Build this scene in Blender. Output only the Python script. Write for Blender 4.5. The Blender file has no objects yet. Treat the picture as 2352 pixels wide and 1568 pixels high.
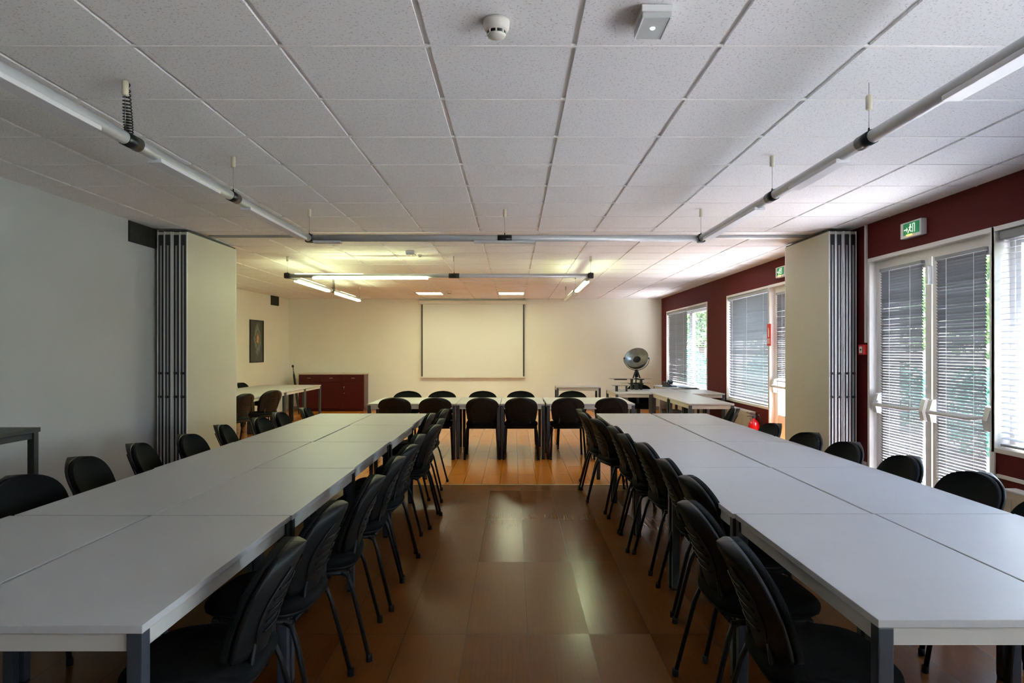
import bpy, bmesh, math, random
from mathutils import Vector, Matrix
random.seed(7)
PI = math.pi
R = math.radians
C = bpy.context.scene.collection
CAM_H = 1.46
CEIL = 2.70
FPX = 1582.0

# ------------------------------------------------------------------ materials
def new_mat(name):
    m = bpy.data.materials.new(name); m.use_nodes = True
    return m, m.node_tree.nodes, m.node_tree.links, m.node_tree.nodes['Principled BSDF']

def mat(name, col, rough=0.5, metal=0.0, spec=0.5, coat=0.0, noise=0.0, nscale=8.0, bump=0.0, bscale=200.0, trans=0.0):
    m, N, L, b = new_mat(name)
    b.inputs['Base Color'].default_value = (*col, 1)
    b.inputs['Roughness'].default_value = rough
    b.inputs['Metallic'].default_value = metal
    b.inputs['Specular IOR Level'].default_value = spec
    b.inputs['Coat Weight'].default_value = coat
    b.inputs['Transmission Weight'].default_value = trans
    tc = N.new('ShaderNodeTexCoord')
    if noise > 0:
        n = N.new('ShaderNodeTexNoise'); n.inputs['Scale'].default_value = nscale; n.inputs['Detail'].default_value = 4
        L.new(tc.outputs['Object'], n.inputs['Vector'])
        r = N.new('ShaderNodeMapRange')
        r.inputs['From Min'].default_value = .3; r.inputs['From Max'].default_value = .7
        r.inputs['To Min'].default_value = 1 - noise; r.inputs['To Max'].default_value = 1 + noise * .4
        L.new(n.outputs['Fac'], r.inputs['Value'])
        mx = N.new('ShaderNodeVectorMath'); mx.operation = 'SCALE'
        mx.inputs[0].default_value = col
        L.new(r.outputs[0], mx.inputs['Scale']); L.new(mx.outputs[0], b.inputs['Base Color'])
    if bump > 0:
        n = N.new('ShaderNodeTexNoise'); n.inputs['Scale'].default_value = bscale; n.inputs['Detail'].default_value = 2
        L.new(tc.outputs['Object'], n.inputs['Vector'])
        bp = N.new('ShaderNodeBump'); bp.inputs['Strength'].default_value = bump; bp.inputs['Distance'].default_value = .002
        L.new(n.outputs['Fac'], bp.inputs['Height']); L.new(bp.outputs[0], b.inputs['Normal'])
    return m

def emis(name, col, strength):
    m, N, L, b = new_mat(name)
    b.inputs['Base Color'].default_value = (*[min(1, c) for c in col], 1)
    b.inputs['Emission Color'].default_value = (*col, 1)
    b.inputs['Emission Strength'].default_value = strength
    return m

M = {}
M['ceil_bar'] = mat('ceiling bar', (.84, .81, .78), .45)
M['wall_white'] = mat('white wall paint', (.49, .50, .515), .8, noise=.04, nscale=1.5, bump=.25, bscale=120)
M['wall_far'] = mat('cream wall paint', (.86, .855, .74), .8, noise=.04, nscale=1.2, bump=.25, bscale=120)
M['wall_red'] = mat('dark red wall paint', (.105, .0085, .0085), .7, spec=.2, noise=.08, nscale=2, bump=.2, bscale=150)
M['white_pvc'] = mat('white pvc frame', (.80, .78, .75), .35)
M['top'] = mat('pale grey laminate', (.53, .525, .53), .44, spec=.4, noise=.03, nscale=3, bump=.04, bscale=400)
M['topedge'] = mat('off white edge', (.60, .57, .52), .45)
M['apron'] = mat('off white steel apron', (.58, .56, .52), .4)
M['leg'] = mat('blue grey steel leg', (.052, .060, .075), .4, noise=.1)
M['rubber'] = mat('black rubber', (.012, .012, .012), .7)
M['shell'] = mat('black plastic shell', (.0095, .010, .0105), .5, spec=.28, bump=.25, bscale=500)
M['fabric'] = mat('black fabric', (.007, .0075, .008), .95, spec=.2, bump=.6, bscale=900)
M['tube_black'] = mat('black painted tube', (.008, .008, .009), .5, spec=.3)
M['alu'] = mat('grey aluminium', (.42, .43, .45), .35, metal=.7)
M['alu_light'] = mat('pale aluminium', (.72, .72, .73), .42, metal=.2)
M['silver'] = mat('silver paint', (.52, .53, .55), .34, metal=.25)
M['black_joint'] = mat('black joint plastic', (.010, .010, .011), .3)
M['cream'] = mat('cream plastic', (.66, .60, .46), .5)
M['diffuser'] = mat('white diffuser', (.74, .73, .76), .35)
M['wire'] = mat('thin steel wire', (.3, .3, .3), .4, metal=.8)
M['panel_cream'] = mat('cream partition laminate', (.54, .53, .44), .55, noise=.03, nscale=2)
M['dark_rubber'] = mat('dark seal', (.03, .03, .035), .6)
M['vent'] = mat('dark grille metal', (.055, .055, .052), .55)
M['slat'] = mat('silver grey slat', (.44, .46, .49), .4, metal=.15)
M['slat_mid'] = mat('blue grey slat', (.22, .24, .265), .4, metal=.2)
M['slat_dark'] = mat('grey mini slat', (.15, .155, .17), .38, metal=.25)
M['headrail'] = mat('grey headrail', (.30, .32, .34), .4)
M['cord_white'] = mat('white cord', (.75, .75, .75), .6)
M['cupboard'] = mat('dark red lacquer', (.070, .003, .005), .32, noise=.04)
M['cuptop'] = mat('beige worktop', (.66, .58, .46), .4)
M['chrome'] = mat('chrome', (.75, .75, .75), .15, metal=1)
M['screen'] = mat('projection screen fabric', (.76, .77, .70), .85)
M['screen_house'] = mat('screen housing', (.72, .69, .60), .4)
M['black'] = mat('black paint', (.012, .012, .012), .5)
M['dark_desk'] = mat('charcoal desk top', (.030, .033, .036), .45, noise=.15)
M['red_plastic'] = mat('bright red plastic', (.62, .018, .014), .35)
M['ext_red'] = mat('extinguisher red', (.66, .008, .012), .22, coat=.5)
M['label_white'] = mat('white label', (.75, .75, .72), .5)
M['rad'] = mat('beige radiator', (.58, .50, .38), .45)
M['white_gloss'] = mat('white gloss plastic', (.80, .80, .80), .3)
M['dish_out'] = mat('black lamp dish outside', (.012, .012, .010), .35)
M['dish_in'] = mat('aged silver dish inside', (.50, .52, .47), .35, metal=.85, noise=.25, nscale=9)
M['plinth'] = mat('grey skirting', (.25, .24, .23), .5)
M['strip'] = mat('brass threshold strip', (.62, .48, .24), .3, metal=.7)
M['grey_board'] = mat('grey board', (.40, .41, .43), .5)
M['bark'] = mat('bark', (.10, .07, .05), .9, noise=.3)
M['ground'] = mat('pale paving', (.34, .34, .35), .9, noise=.1, nscale=2)
M['lawn'] = mat('lawn', (.16, .18, .11), .9, noise=.3, nscale=3)
M['phone'] = mat('dark phone plastic', (.02, .022, .028), .35)

def glass_mat(name, tint=(1, 1, 1), refl=.08):
    m, N, L, b = new_mat(name)
    N.remove(b)
    out = [n for n in N if n.type == 'OUTPUT_MATERIAL'][0]
    t = N.new('ShaderNodeBsdfTransparent'); t.inputs[0].default_value = (*tint, 1)
    g = N.new('ShaderNodeBsdfGlossy'); g.inputs['Roughness'].default_value = .03
    mx = N.new('ShaderNodeMixShader'); fr = N.new('ShaderNodeFresnel'); fr.inputs[0].default_value = 1.45
    geo = N.new('ShaderNodeNewGeometry'); inv = N.new('ShaderNodeMath'); inv.operation = 'SUBTRACT'; inv.inputs[0].default_value = 1
    L.new(geo.outputs['Backfacing'], inv.inputs[1])
    ml = N.new('ShaderNodeMath'); ml.operation = 'MULTIPLY'; L.new(fr.outputs[0], ml.inputs[0]); L.new(inv.outputs[0], ml.inputs[1])
    L.new(ml.outputs[0], mx.inputs[0]); L.new(t.outputs[0], mx.inputs[1]); L.new(g.outputs[0], mx.inputs[2])
    L.new(mx.outputs[0], out.inputs[0])
    return m
M['glass'] = glass_mat('clear window glass', (.97, .97, .97))
M['shelf_glass'] = glass_mat('grey shelf glass', (.62, .66, .64))

def ceiling_mat():
    m, N, L, b = new_mat('mineral fibre ceiling tile')
    b.inputs['Roughness'].default_value = .92
    b.inputs['Specular IOR Level'].default_value = .2
    tc = N.new('ShaderNodeTexCoord')
    v = N.new('ShaderNodeTexVoronoi'); v.inputs['Scale'].default_value = 62; v.feature = 'F1'
    n = N.new('ShaderNodeTexNoise'); n.inputs['Scale'].default_value = 95; n.inputs['Detail'].default_value = 3
    n2 = N.new('ShaderNodeTexNoise'); n2.inputs['Scale'].default_value = 20
    for k in (v, n, n2): L.new(tc.outputs['Object'], k.inputs['Vector'])
    r = N.new('ShaderNodeMapRange'); r.inputs['From Min'].default_value = .12; r.inputs['From Max'].default_value = .22
    L.new(v.outputs['Distance'], r.inputs['Value'])
    r2 = N.new('ShaderNodeMapRange'); r2.inputs['From Min'].default_value = .48; r2.inputs['From Max'].default_value = .54
    L.new(n2.outputs['Fac'], r2.inputs['Value'])
    mxx = N.new('ShaderNodeMath'); mxx.operation = 'MAXIMUM'
    L.new(r.outputs[0], mxx.inputs[0]); L.new(r2.outputs[0], mxx.inputs[1])
    cr = N.new('ShaderNodeMapRange'); cr.inputs['From Min'].default_value = .30; cr.inputs['From Max'].default_value = .42
    L.new(n.outputs['Fac'], cr.inputs['Value'])
    mul = N.new('ShaderNodeMath'); mul.operation = 'MULTIPLY'
    L.new(mxx.outputs[0], mul.inputs[0]); L.new(cr.outputs[0], mul.inputs[1])
    mx = N.new('ShaderNodeMix'); mx.data_type = 'RGBA'
    mx.inputs[6].default_value = (.60, .56, .54, 1); mx.inputs[7].default_value = (.87, .855, .85, 1)
    L.new(mul.outputs[0], mx.inputs[0]); L.new(mx.outputs[2], b.inputs['Base Color'])
    return m
M['ceil'] = ceiling_mat()

def floor_mat(name, c1, c2, w, l, offx, offy, rough=(.16, .34), grain=1.0, stag=0.0):
    """laminate boards w wide (x) and l long (y)"""
    m, N, L, b = new_mat(name); b.inputs['Specular IOR Level'].default_value = .14 if 'brown' in name else .20
    tc = N.new('ShaderNodeTexCoord'); mp = N.new('ShaderNodeMapping')
    mp.inputs['Location'].default_value = (-offy, -offx, 0)
    # swap x and y so that bricks are long along y
    sep = N.new('ShaderNodeSeparateXYZ'); com = N.new('ShaderNodeCombineXYZ')
    L.new(tc.outputs['Object'], sep.inputs[0]); L.new(sep.outputs['Y'], com.inputs['X']); L.new(sep.outputs['X'], com.inputs['Y'])
    L.new(com.outputs[0], mp.inputs['Vector'])
    br = N.new('ShaderNodeTexBrick'); br.offset = stag; br.inputs['Scale'].default_value = 1
    br.inputs['Brick Width'].default_value = l; br.inputs['Row Height'].default_value = w
    br.inputs['Mortar Size'].default_value = .0016; br.inputs['Mortar Smooth'].default_value = 0
    br.inputs['Color1'].default_value = (0, 0, 0, 1); br.inputs['Color2'].default_value = (1, 1, 1, 1); br.inputs['Mortar'].default_value = (.5, .5, .5, 1)
    L.new(mp.outputs[0], br.inputs['Vector'])
    gm = N.new('ShaderNodeMapping'); gm.inputs['Scale'].default_value = (60 if 'brown' in name else 24, 1.6, 1)
    L.new(tc.outputs['Object'], gm.inputs['Vector'])
    g = N.new('ShaderNodeTexNoise'); g.inputs['Scale'].default_value = 1.6; g.inputs['Detail'].default_value = 6; g.inputs['Distortion'].default_value = .1
    L.new(gm.outputs[0], g.inputs['Vector'])
    g2 = N.new('ShaderNodeTexNoise'); g2.inputs['Scale'].default_value = 1.3; g2.inputs['Detail'].default_value = 2
    L.new(tc.outputs['Object'], g2.inputs['Vector'])
    def mapr(src, a, c, lo, hi):
        r = N.new('ShaderNodeMapRange'); r.inputs['From Min'].default_value = a; r.inputs['From Max'].default_value = c
        r.inputs['To Min'].default_value = lo; r.inputs['To Max'].default_value = hi
        L.new(src, r.inputs['Value']); return r.outputs[0]
    def math_(op, a, c):
        k = N.new('ShaderNodeMath'); k.operation = op
        L.new(a, k.inputs[0])
        if isinstance(c, (int, float)): k.inputs[1].default_value = c
        else: L.new(c, k.inputs[1])
        return k.outputs[0]
    fac = math_('ADD', mapr(g.outputs['Fac'], .15, .85, 0, .6), mapr(br.outputs['Color'], 0, 1, 0, .4))
    mx = N.new('ShaderNodeMix'); mx.data_type = 'RGBA'
    mx.inputs[6].default_value = (*c1, 1); mx.inputs[7].default_value = (*c2, 1)
    L.new(fac, mx.inputs[0])
    mo = N.new('ShaderNodeMix'); mo.data_type = 'RGBA'; mo.inputs[7].default_value = (c1[0] * .35, c1[1] * .35, c1[2] * .35, 1)
    L.new(br.outputs['Fac'], mo.inputs[0]); L.new(mx.outputs[2], mo.inputs[6])
    L.new(mo.outputs[2], b.inputs['Base Color'])
    rr = math_('ADD', mapr(br.outputs['Color'], 0, 1, rough[0], rough[1]), mapr(g2.outputs['Fac'], 0, 1, -.01, .01))
    L.new(rr, b.inputs['Roughness'])
    bp = N.new('ShaderNodeBump'); bp.inputs['Strength'].default_value = .08 * grain; bp.inputs['Distance'].default_value = .002
    L.new(g.outputs['Fac'], bp.inputs['Height']); L.new(bp.outputs[0], b.inputs['Normal'])
    return m
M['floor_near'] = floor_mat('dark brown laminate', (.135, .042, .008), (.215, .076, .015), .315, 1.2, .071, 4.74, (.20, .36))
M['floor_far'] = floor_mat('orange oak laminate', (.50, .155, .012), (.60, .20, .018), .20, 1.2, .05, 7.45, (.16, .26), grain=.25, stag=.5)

def leaf_mat(name, c1, c2):
    m, N, L, b = new_mat(name)
    b.inputs['Roughness'].default_value = .55
    tc = N.new('ShaderNodeTexCoord'); n = N.new('ShaderNodeTexNoise'); n.inputs['Scale'].default_value = 1.4; n.inputs['Detail'].default_value = 5
    L.new(tc.outputs['Object'], n.inputs['Vector'])
    mx = N.new('ShaderNodeMix'); mx.data_type = 'RGBA'; mx.inputs[6].default_value = (*c1, 1); mx.inputs[7].default_value = (*c2, 1)
    r = N.new('ShaderNodeMapRange'); r.inputs['From Min'].default_value = .35; r.inputs['From Max'].default_value = .65
    L.new(n.outputs['Fac'], r.inputs['Value']); L.new(r.outputs[0], mx.inputs[0]); L.new(mx.outputs[2], b.inputs['Base Color'])
    return m
M['leaf'] = leaf_mat('green leaves', (.05, .10, .04), (.20, .28, .10))
M['leaf_blue'] = leaf_mat('blue green leaves', (.02, .11, .08), (.08, .26, .16))

def poster_mat():
    m, N, L, b = new_mat('dark poster print'); b.inputs['Roughness'].default_value = .35
    tc = N.new('ShaderNodeTexCoord')
    mp = N.new('ShaderNodeMapping'); mp.inputs['Scale'].default_value = (1, 3.2, 1.55); mp.inputs['Location'].default_value = (0, -.12, -.06)
    L.new(tc.outputs['Object'], mp.inputs['Vector'])
    ln = N.new('ShaderNodeVectorMath'); ln.operation = 'LENGTH'; L.new(mp.outputs[0], ln.inputs[0])
    n = N.new('ShaderNodeTexNoise'); n.inputs['Scale'].default_value = 5; n.inputs['Distortion'].default_value = 1.5
    L.new(tc.outputs['Object'], n.inputs['Vector'])
    ad = N.new('ShaderNodeMath'); ad.operation = 'MULTIPLY_ADD'; L.new(n.outputs['Fac'], ad.inputs[0]); ad.inputs[1].default_value = .75; L.new(ln.outputs['Value'], ad.inputs[2])
    cr = N.new('ShaderNodeValToRGB'); e = cr.color_ramp.elements
    e[0].position = .44; e[0].color = (.70, .36, .14, 1)
    e[1].position = 1.0; e[1].color = (.035, .04, .035, 1)
    for p, c in ((.54, (.26, .14, .06, 1)), (.64, (.06, .06, .05, 1)), (.76, (.20, .25, .22, 1)), (.86, (.07, .10, .085, 1))):
        q = e.new(p); q.color = c
    L.new(ad.outputs[0], cr.inputs[0]); L.new(cr.outputs[0], b.inputs['Base Color'])
    return m
M['poster'] = poster_mat()
M['led'] = emis('led panel light', (.96, 1.0, .66), 11.5)
M['tube_lit'] = emis('lit fluorescent diffuser', (.88, 1.0, .55), 18)
M['tube_up'] = emis('lit fluorescent uplight', (.86, 1.0, .60), 2.5)
M['exit_green'] = emis('exit sign green', (.01, .30, .10), .10)
M['exit_white'] = emis('exit sign white', (.80, .90, .80), .25)
M['led_amber'] = emis('amber led', (1.0, .50, .05), 2.5)
M['lamp_white'] = emis('small white lamp', (.9, 1.0, 1.0), 3)
M['lamp_orange'] = emis('small orange lamp', (1.0, .35, .15), 1.2)
M['clear_cover'] = mat('ribbed clear cover', (.55, .57, .56), .25, spec=.6)

# ------------------------------------------------------------------ mesh helpers
class MB:
    def __init__(s): s.bm = bmesh.new()
    def box(s, x0, x1, y0, y1, z0, z1, bev=0.0, rot=None, piv=None):
        t = bmesh.new()
        bmesh.ops.create_cube(t, size=1)
        bmesh.ops.scale(t, vec=(abs(x1 - x0), abs(y1 - y0), abs(z1 - z0)), verts=t.verts)
        if bev > 0:
            bmesh.ops.bevel(t, geom=list(t.edges), offset=bev, segments=2, affect='EDGES', profile=.6)
        bmesh.ops.translate(t, vec=((x0 + x1) / 2, (y0 + y1) / 2, (z0 + z1) / 2), verts=t.verts)
        if rot is not None:
            bmesh.ops.rotate(t, cent=piv or (0, 0, 0), matrix=rot, verts=t.verts)
        s._merge(t); return s
    def _merge(s, t):
        me = bpy.data.meshes.new('tmp'); t.to_mesh(me); t.free(); s.bm.from_mesh(me); bpy.data.meshes.remove(me)
    def tube(s, pts, r, seg=12, cap=True, closed=False, flat=None, smooth=True):
        pts = [Vector(p) for p in pts]; n = len(pts)
        rs = r if isinstance(r, (list, tuple)) else [r] * n
        rings = []; up = Vector((0, 0, 1)); prev = None
        for i, p in enumerate(pts):
            if closed: d = (pts[(i + 1) % n] - pts[i - 1])
            elif i == 0: d = pts[1] - p
            elif i == n - 1: d = p - pts[i - 1]
            else: d = (pts[i + 1] - p).normalized() + (p - pts[i - 1]).normalized()
            d.normalize()
            if prev is None:
                a = up if abs(d.dot(up)) < .95 else Vector((0, 1, 0))
                u = d.cross(a).normalized()
            else:
                u = (prev - d * prev.dot(d)).normalized()
            prev = u; v = d.cross(u).normalized()
            fl = flat or (1, 1)
            rings.append([s.bm.verts.new(p + u * math.cos(2 * PI * k / seg) * rs[i] * fl[0] + v * math.sin(2 * PI * k / seg) * rs[i] * fl[1]) for k in range(seg)])
        m = n if closed else n - 1
        for i in range(m):
            A, B = rings[i], rings[(i + 1) % n]
            for k in range(seg):
                f = s.bm.faces.new((A[k], A[(k + 1) % seg], B[(k + 1) % seg], B[k])); f.smooth = smooth
        if cap and not closed:
            s.bm.faces.new(rings[0][::-1]); s.bm.faces.new(rings[-1])
        return s
    def lathe(s, prof, seg=32, mat4=None, smooth=True, a0=0, a1=2 * PI):
        """prof: (r, z) list, axis z"""
        rings = []; full = abs(a1 - a0 - 2 * PI) < 1e-6
        m4 = mat4 or Matrix.Identity(4)
        cnt = seg if full else seg + 1
        for r, z in prof:
            if r < 1e-6:
                rings.append([s.bm.verts.new(m4 @ Vector((0, 0, z)))]); continue
            rings.append([s.bm.verts.new(m4 @ Vector((r * math.cos(a0 + (a1 - a0) * k / seg), r * math.sin(a0 + (a1 - a0) * k / seg), z))) for k in range(cnt)])
        for i in range(len(rings) - 1):
            A, B = rings[i], rings[i + 1]
            for k in range(cnt if full else cnt - 1):
                k2 = (k + 1) % cnt
                a = [A[k % len(A)], A[k2 % len(A)], B[k2 % len(B)], B[k % len(B)]]
                u = []
                for q in a:
                    if q not in u: u.append(q)
                if len(u) > 2:
                    try: f = s.bm.faces.new(u); f.smooth = smooth
                    except ValueError: pass
        return s
    def quad(s, pts):
        s.bm.faces.new([s.bm.verts.new(p) for p in pts]); return s
    def prism(s, poly, axis, a, b, rot=None):
        """poly: 2D list; axis 'x': poly=(y,z)..., extruded from a to b"""
        def P(p, t):
            return {'x': (t, p[0], p[1]), 'y': (p[0], t, p[1]), 'z': (p[0], p[1], t)}[axis]
        A = [s.bm.verts.new(P(p, a)) for p in poly]; B = [s.bm.verts.new(P(p, b)) for p in poly]
        n = len(poly)
        for k in range(n): s.bm.faces.new((A[k], A[(k + 1) % n], B[(k + 1) % n], B[k]))
        s.bm.faces.new(A[::-1]); s.bm.faces.new(B)
        return s
    def xf(s, m4):
        bmesh.ops.transform(s.bm, matrix=m4, verts=s.bm.verts); return s
    def mesh(s, name, m):
        bmesh.ops.recalc_face_normals(s.bm, faces=s.bm.faces)
        me = bpy.data.meshes.new(name); s.bm.to_mesh(me); s.bm.free()
        me.materials.append(m); return me
    def build(s, name, m, parent=None):
        return link(name, s.mesh(name, m), parent)

def link(name, me, parent=None):
    o = bpy.data.objects.new(name, me); C.objects.link(o)
    if parent is not None: o.parent = parent
    return o

def tag(o, label, cat, group=None, kind=None):
    o['label'] = label; o['category'] = cat
    if group: o['group'] = group
    if kind: o['kind'] = kind
    return o

def empty(name, loc, rz=0, label=None, cat=None, group=None):
    o = bpy.data.objects.new(name, None); o.empty_display_size = .1; C.objects.link(o)
    o.location = loc; o.rotation_euler = (0, 0, rz)
    if label: tag(o, label, cat, group)
    return o

def struct(o):
    o['kind'] = 'structure'; return o

def copy_tree(o, kids, parent=None):
    c = o.copy(); C.objects.link(c)
    if parent is not None: c.parent = parent
    for ch in kids.get(o.name, []): copy_tree(ch, kids, c)
    return c

def child_map(root):
    d = {}
    def rec(o):
        d[o.name] = [x for x in bpy.data.objects if x.parent == o]
        for x in d[o.name]: rec(x)
    rec(root); return d

# ------------------------------------------------------------------ room shell
XL, XLF0, XLF1 = -3.69, -6.05, -5.49     # near left wall, far left wall at y=7.6 and y=16.82
XR, XRF = 3.52, 3.61
YB, YBK = 16.82, -2.6
YP = 7.48                                  # line of the folding partition

def wall_with_holes(name, axis_x, th, y0, y1, z0, z1, holes, m):
    """wall in the plane x = axis_x, thick towards +x; holes (ya, yb, za, zb)"""
    mb = MB(); ys = sorted({y0, y1, *[h[0] for h in holes], *[h[1] for h in holes]})
    for a, b in zip(ys[:-1], ys[1:]):
        segs = sorted([(h[2], h[3]) for h in holes if h[0] < (a + b) / 2 < h[1]])
        z = z0
        for za, zb in segs:
            if za > z + 1e-4: mb.box(axis_x, axis_x + th, a, b, z, za)
            z = zb
        if z < z1 - 1e-4: mb.box(axis_x, axis_x + th, a, b, z, z1)
    return struct(mb.build(name, m))

# floor
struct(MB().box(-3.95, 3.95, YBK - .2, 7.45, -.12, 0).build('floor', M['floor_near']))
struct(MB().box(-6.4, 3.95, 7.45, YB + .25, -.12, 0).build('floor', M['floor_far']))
struct(MB().box(-3.6, 3.5, 7.43, 7.47, 0, .004, .0015).build('trim_1', M['strip']))

# ceiling: tiles hang slightly below the long runners; cross bars sit flush
gx = [.246 + .6 * k for k in range(-11, 7)]
gy = [2.824 + .603 * k for k in range(-10, 25)]
gy = [g for g in gy if g < YB + .3]
LED_CELLS = []
def ceiling_zone(y0, y1, x0, x1, skip=()):
    t = MB(); g = MB()
    xs = [x0] + [x for x in gx if x0 + .05 < x < x1 - .05] + [x1]
    ys = [y0] + [y for y in gy if y0 + .05 < y < y1 - .05] + [y1]
    for i in range(len(xs) - 1):
        for j in range(len(ys) - 1):
            a, b = xs[i] + (.012 if i else 0), xs[i + 1] - .0125
            c, d = ys[j] + .004, ys[j + 1] - .004
            if any(a < sx < b and c < sy < d for sx, sy in skip):
                LED_CELLS.append((a, b, c, d)); continue
            t.box(a, b, c, d, CEIL + .004, CEIL + .022)
    for x in xs[1:-1]: g.box(x - .0125, x + .0125, y0, y1, CEIL + .016, CEIL + .03)
    for y in ys[1:-1]: g.box(x0, x1, y - .0065, y + .0065, CEIL + .001, CEIL + .012)
    return t, g
t, g = ceiling_zone(YBK, 7.26, XL - .01, XR + .01)
struct(t.build('ceiling', M['ceil'])); struct(g.build('trim_2', M['ceil_bar']))
t, g = ceiling_zone(7.72, YB + .02, -6.1, XRF + .01, skip=((-1.85, 15.2), (-.05, 15.2)))
struct(t.build('ceiling', M['ceil'])); struct(g.build('trim_3', M['ceil_bar']))
mb = MB().box(-6.1, XRF, 7.262, 7.72, CEIL - .001, CEIL + .02)
struct(mb.build('ceiling', M['ceil_bar']))
mb = MB().box(-3.30, 3.2, 7.44, 7.45, CEIL - .018, CEIL - .002).box(-3.30, 3.2, 7.51, 7.52, CEIL - .018, CEIL - .002)
struct(mb.build('trim_4', M['alu']))
# roof slab over the ceiling (the building above)
struct(MB().box(-6.6, 3.84, YBK - .3, YB + .35, CEIL + .04, CEIL + .4).build('roof', M['wall_white']))

# walls
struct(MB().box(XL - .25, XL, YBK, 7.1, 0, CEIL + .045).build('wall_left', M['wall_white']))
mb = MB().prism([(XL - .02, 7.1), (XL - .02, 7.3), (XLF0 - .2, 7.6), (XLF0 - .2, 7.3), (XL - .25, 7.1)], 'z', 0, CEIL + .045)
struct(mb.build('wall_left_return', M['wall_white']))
mb = MB().prism([(XLF0, 7.5), (XLF1, YB), (XLF1 - .2, YB), (XLF0 - .2, 7.5)], 'z', 0, CEIL + .045)
struct(mb.build('wall_left_far', M['wall_far']))
struct(MB().box(-6.4, 3.95, YB, YB + .25, 0, CEIL + .045).build('wall_back', M['wall_far']))
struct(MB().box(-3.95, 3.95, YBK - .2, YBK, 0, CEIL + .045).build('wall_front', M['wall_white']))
# right wall openings
W_TOP = 2.33
near_holes = [(5.06, 6.80, 0.0, W_TOP), (2.35, 5.03, .74, W_TOP), (-2.3, 1.75, .4, W_TOP)]
far_holes = [(12.86, 16.22, .64, 2.33), (9.74, 11.63, .64, 2.34), (8.35, 9.70, 0, 2.34)]
wall_with_holes('wall_right', XR, .28, YBK, 7.30, 0, CEIL + .045, near_holes, M['wall_red'])
wall_with_holes('wall_right_far', XRF, .25, 7.30, YB, 0, CEIL + .045, far_holes, M['wall_red'])

# ------------------------------------------------------------------ windows and doors
def frame_rect(mb, x0, x1, ya, yb, za, zb, w):
    mb.box(x0, x1, ya, ya + w, za, zb, .002).box(x0, x1, yb - w, yb, za, zb, .002)
    mb.box(x0, x1, ya + w, yb - w, za, za + w, .002).box(x0, x1, ya + w, yb - w, zb - w, zb, .002)

def window(n, X, ya, yb, za, zb, mull=(), reveal=.10, sash=True):
    mb = MB()
    # thin casing flush with the wall, wrapping the reveal
    cw = .028
    g_ = .006; CD = .285 if X < 3.55 else .255
    mb.box(X - .012, X + CD, ya - cw, ya + g_, za - cw, zb + cw, .002).box(X - .012, X + CD, yb - g_, yb + cw, za - cw, zb + cw, .002)
    mb.box(X - .012, X + CD, ya, yb, zb - g_, zb + cw, .002).box(X - .012, X + CD, ya, yb, za - cw, za + g_, .002)
    o = struct(mb.build('window_%d' % n, M['white_pvc']))
    f = MB(); xi = X + reveal
    frame_rect(f, xi, xi + .06, ya, yb, za, zb, .055)
    edges = [ya] + list(mull) + [yb]
    for y in mull: f.box(xi - .005, xi + .055, y - .045, y + .045, za + .055, zb - .055, .002)
    for a, b in zip(edges[:-1], edges[1:]):
        frame_rect(f, xi + .01, xi + .075, a + .05, b - .05, za + .05, zb - .05, .055)
    f.build('window_frame', M['white_pvc'], o)
    MB().box(xi + .035, xi + .041, ya + .1, yb - .1, za + .1, zb - .1).build('glass', M['glass'], o)
    return o

window(1, XRF, 12.86, 16.22, .64, 2.33, (14.46,))
window(2, XRF, 9.74, 11.63, .64, 2.34)
window(3, XR, 2.35, 5.03, .74, W_TOP, (3.7,))
window(4, XR, -2.3, 1.75, .4, W_TOP, (-.3,))

def blind(X, ya, yb, ztop, zbot, pitch, width, tilt, label, group, thick=.0008, m='slat', rail=.045, name='venetian_blind', cords=(.12, .5, .88)):
    """slats in the plane x = X; tilt = outer (+x) edge lifted by that angle"""
    e = empty(name, (X, (ya + yb) / 2, zbot), 0, label, 'window blind', group)
    h = ztop - zbot; ly = (yb - ya) / 2
    MB().box(-width * .6, width * .6, -ly - .004, ly + .004, h - rail, h, .003).build('headrail', M['headrail'], e)
    s = MB(); n = int((h - rail - .03) / pitch)
    ca, sa = math.cos(tilt), math.sin(tilt)
    prof = []
    for k in range(5):
        u = -.5 + k / 4; prof.append((u * width, .06 * width * (1 - 4 * u * u)))
    for i in range(n):
        z = h - rail - .5 * pitch - i * pitch
        jt = random.uniform(-.045, .045)
        ca, sa = math.cos(tilt + jt), math.sin(tilt + jt)
        sag = random.uniform(-.001, .001)
        up = [(p[0] * ca - p[1] * sa, z + sag + p[0] * sa + p[1] * ca) for p in prof]
        lo = [(x, zz - thick) for x, zz in up]
        V = []
        for y in (-ly, ly):
            V.append([s.bm.verts.new((x, y, zz)) for x, zz in up + lo[::-1]])
        nn = len(V[0])
        for k in range(nn):
            s.bm.faces.new((V[0][k], V[0][(k + 1) % nn], V[1][(k + 1) % nn], V[1][k]))
        s.bm.faces.new(V[0][::-1]); s.bm.faces.new(V[1])
    s.build('slat', M[m], e)
    MB().box(-width * .5, width * .5, -ly, ly, 0, .016, .003).build('bottom_rail', M['headrail'], e)
    c = MB()
    for f in cords:
        y = -ly + 2 * ly * f
        for dx in (-width * .5, width * .5):
            c.box(dx - .0009, dx + .0009, y - .0012, y + .0012, .01, h - rail)
    c.build('cord', M['cord_white'], e)
    return e

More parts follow.
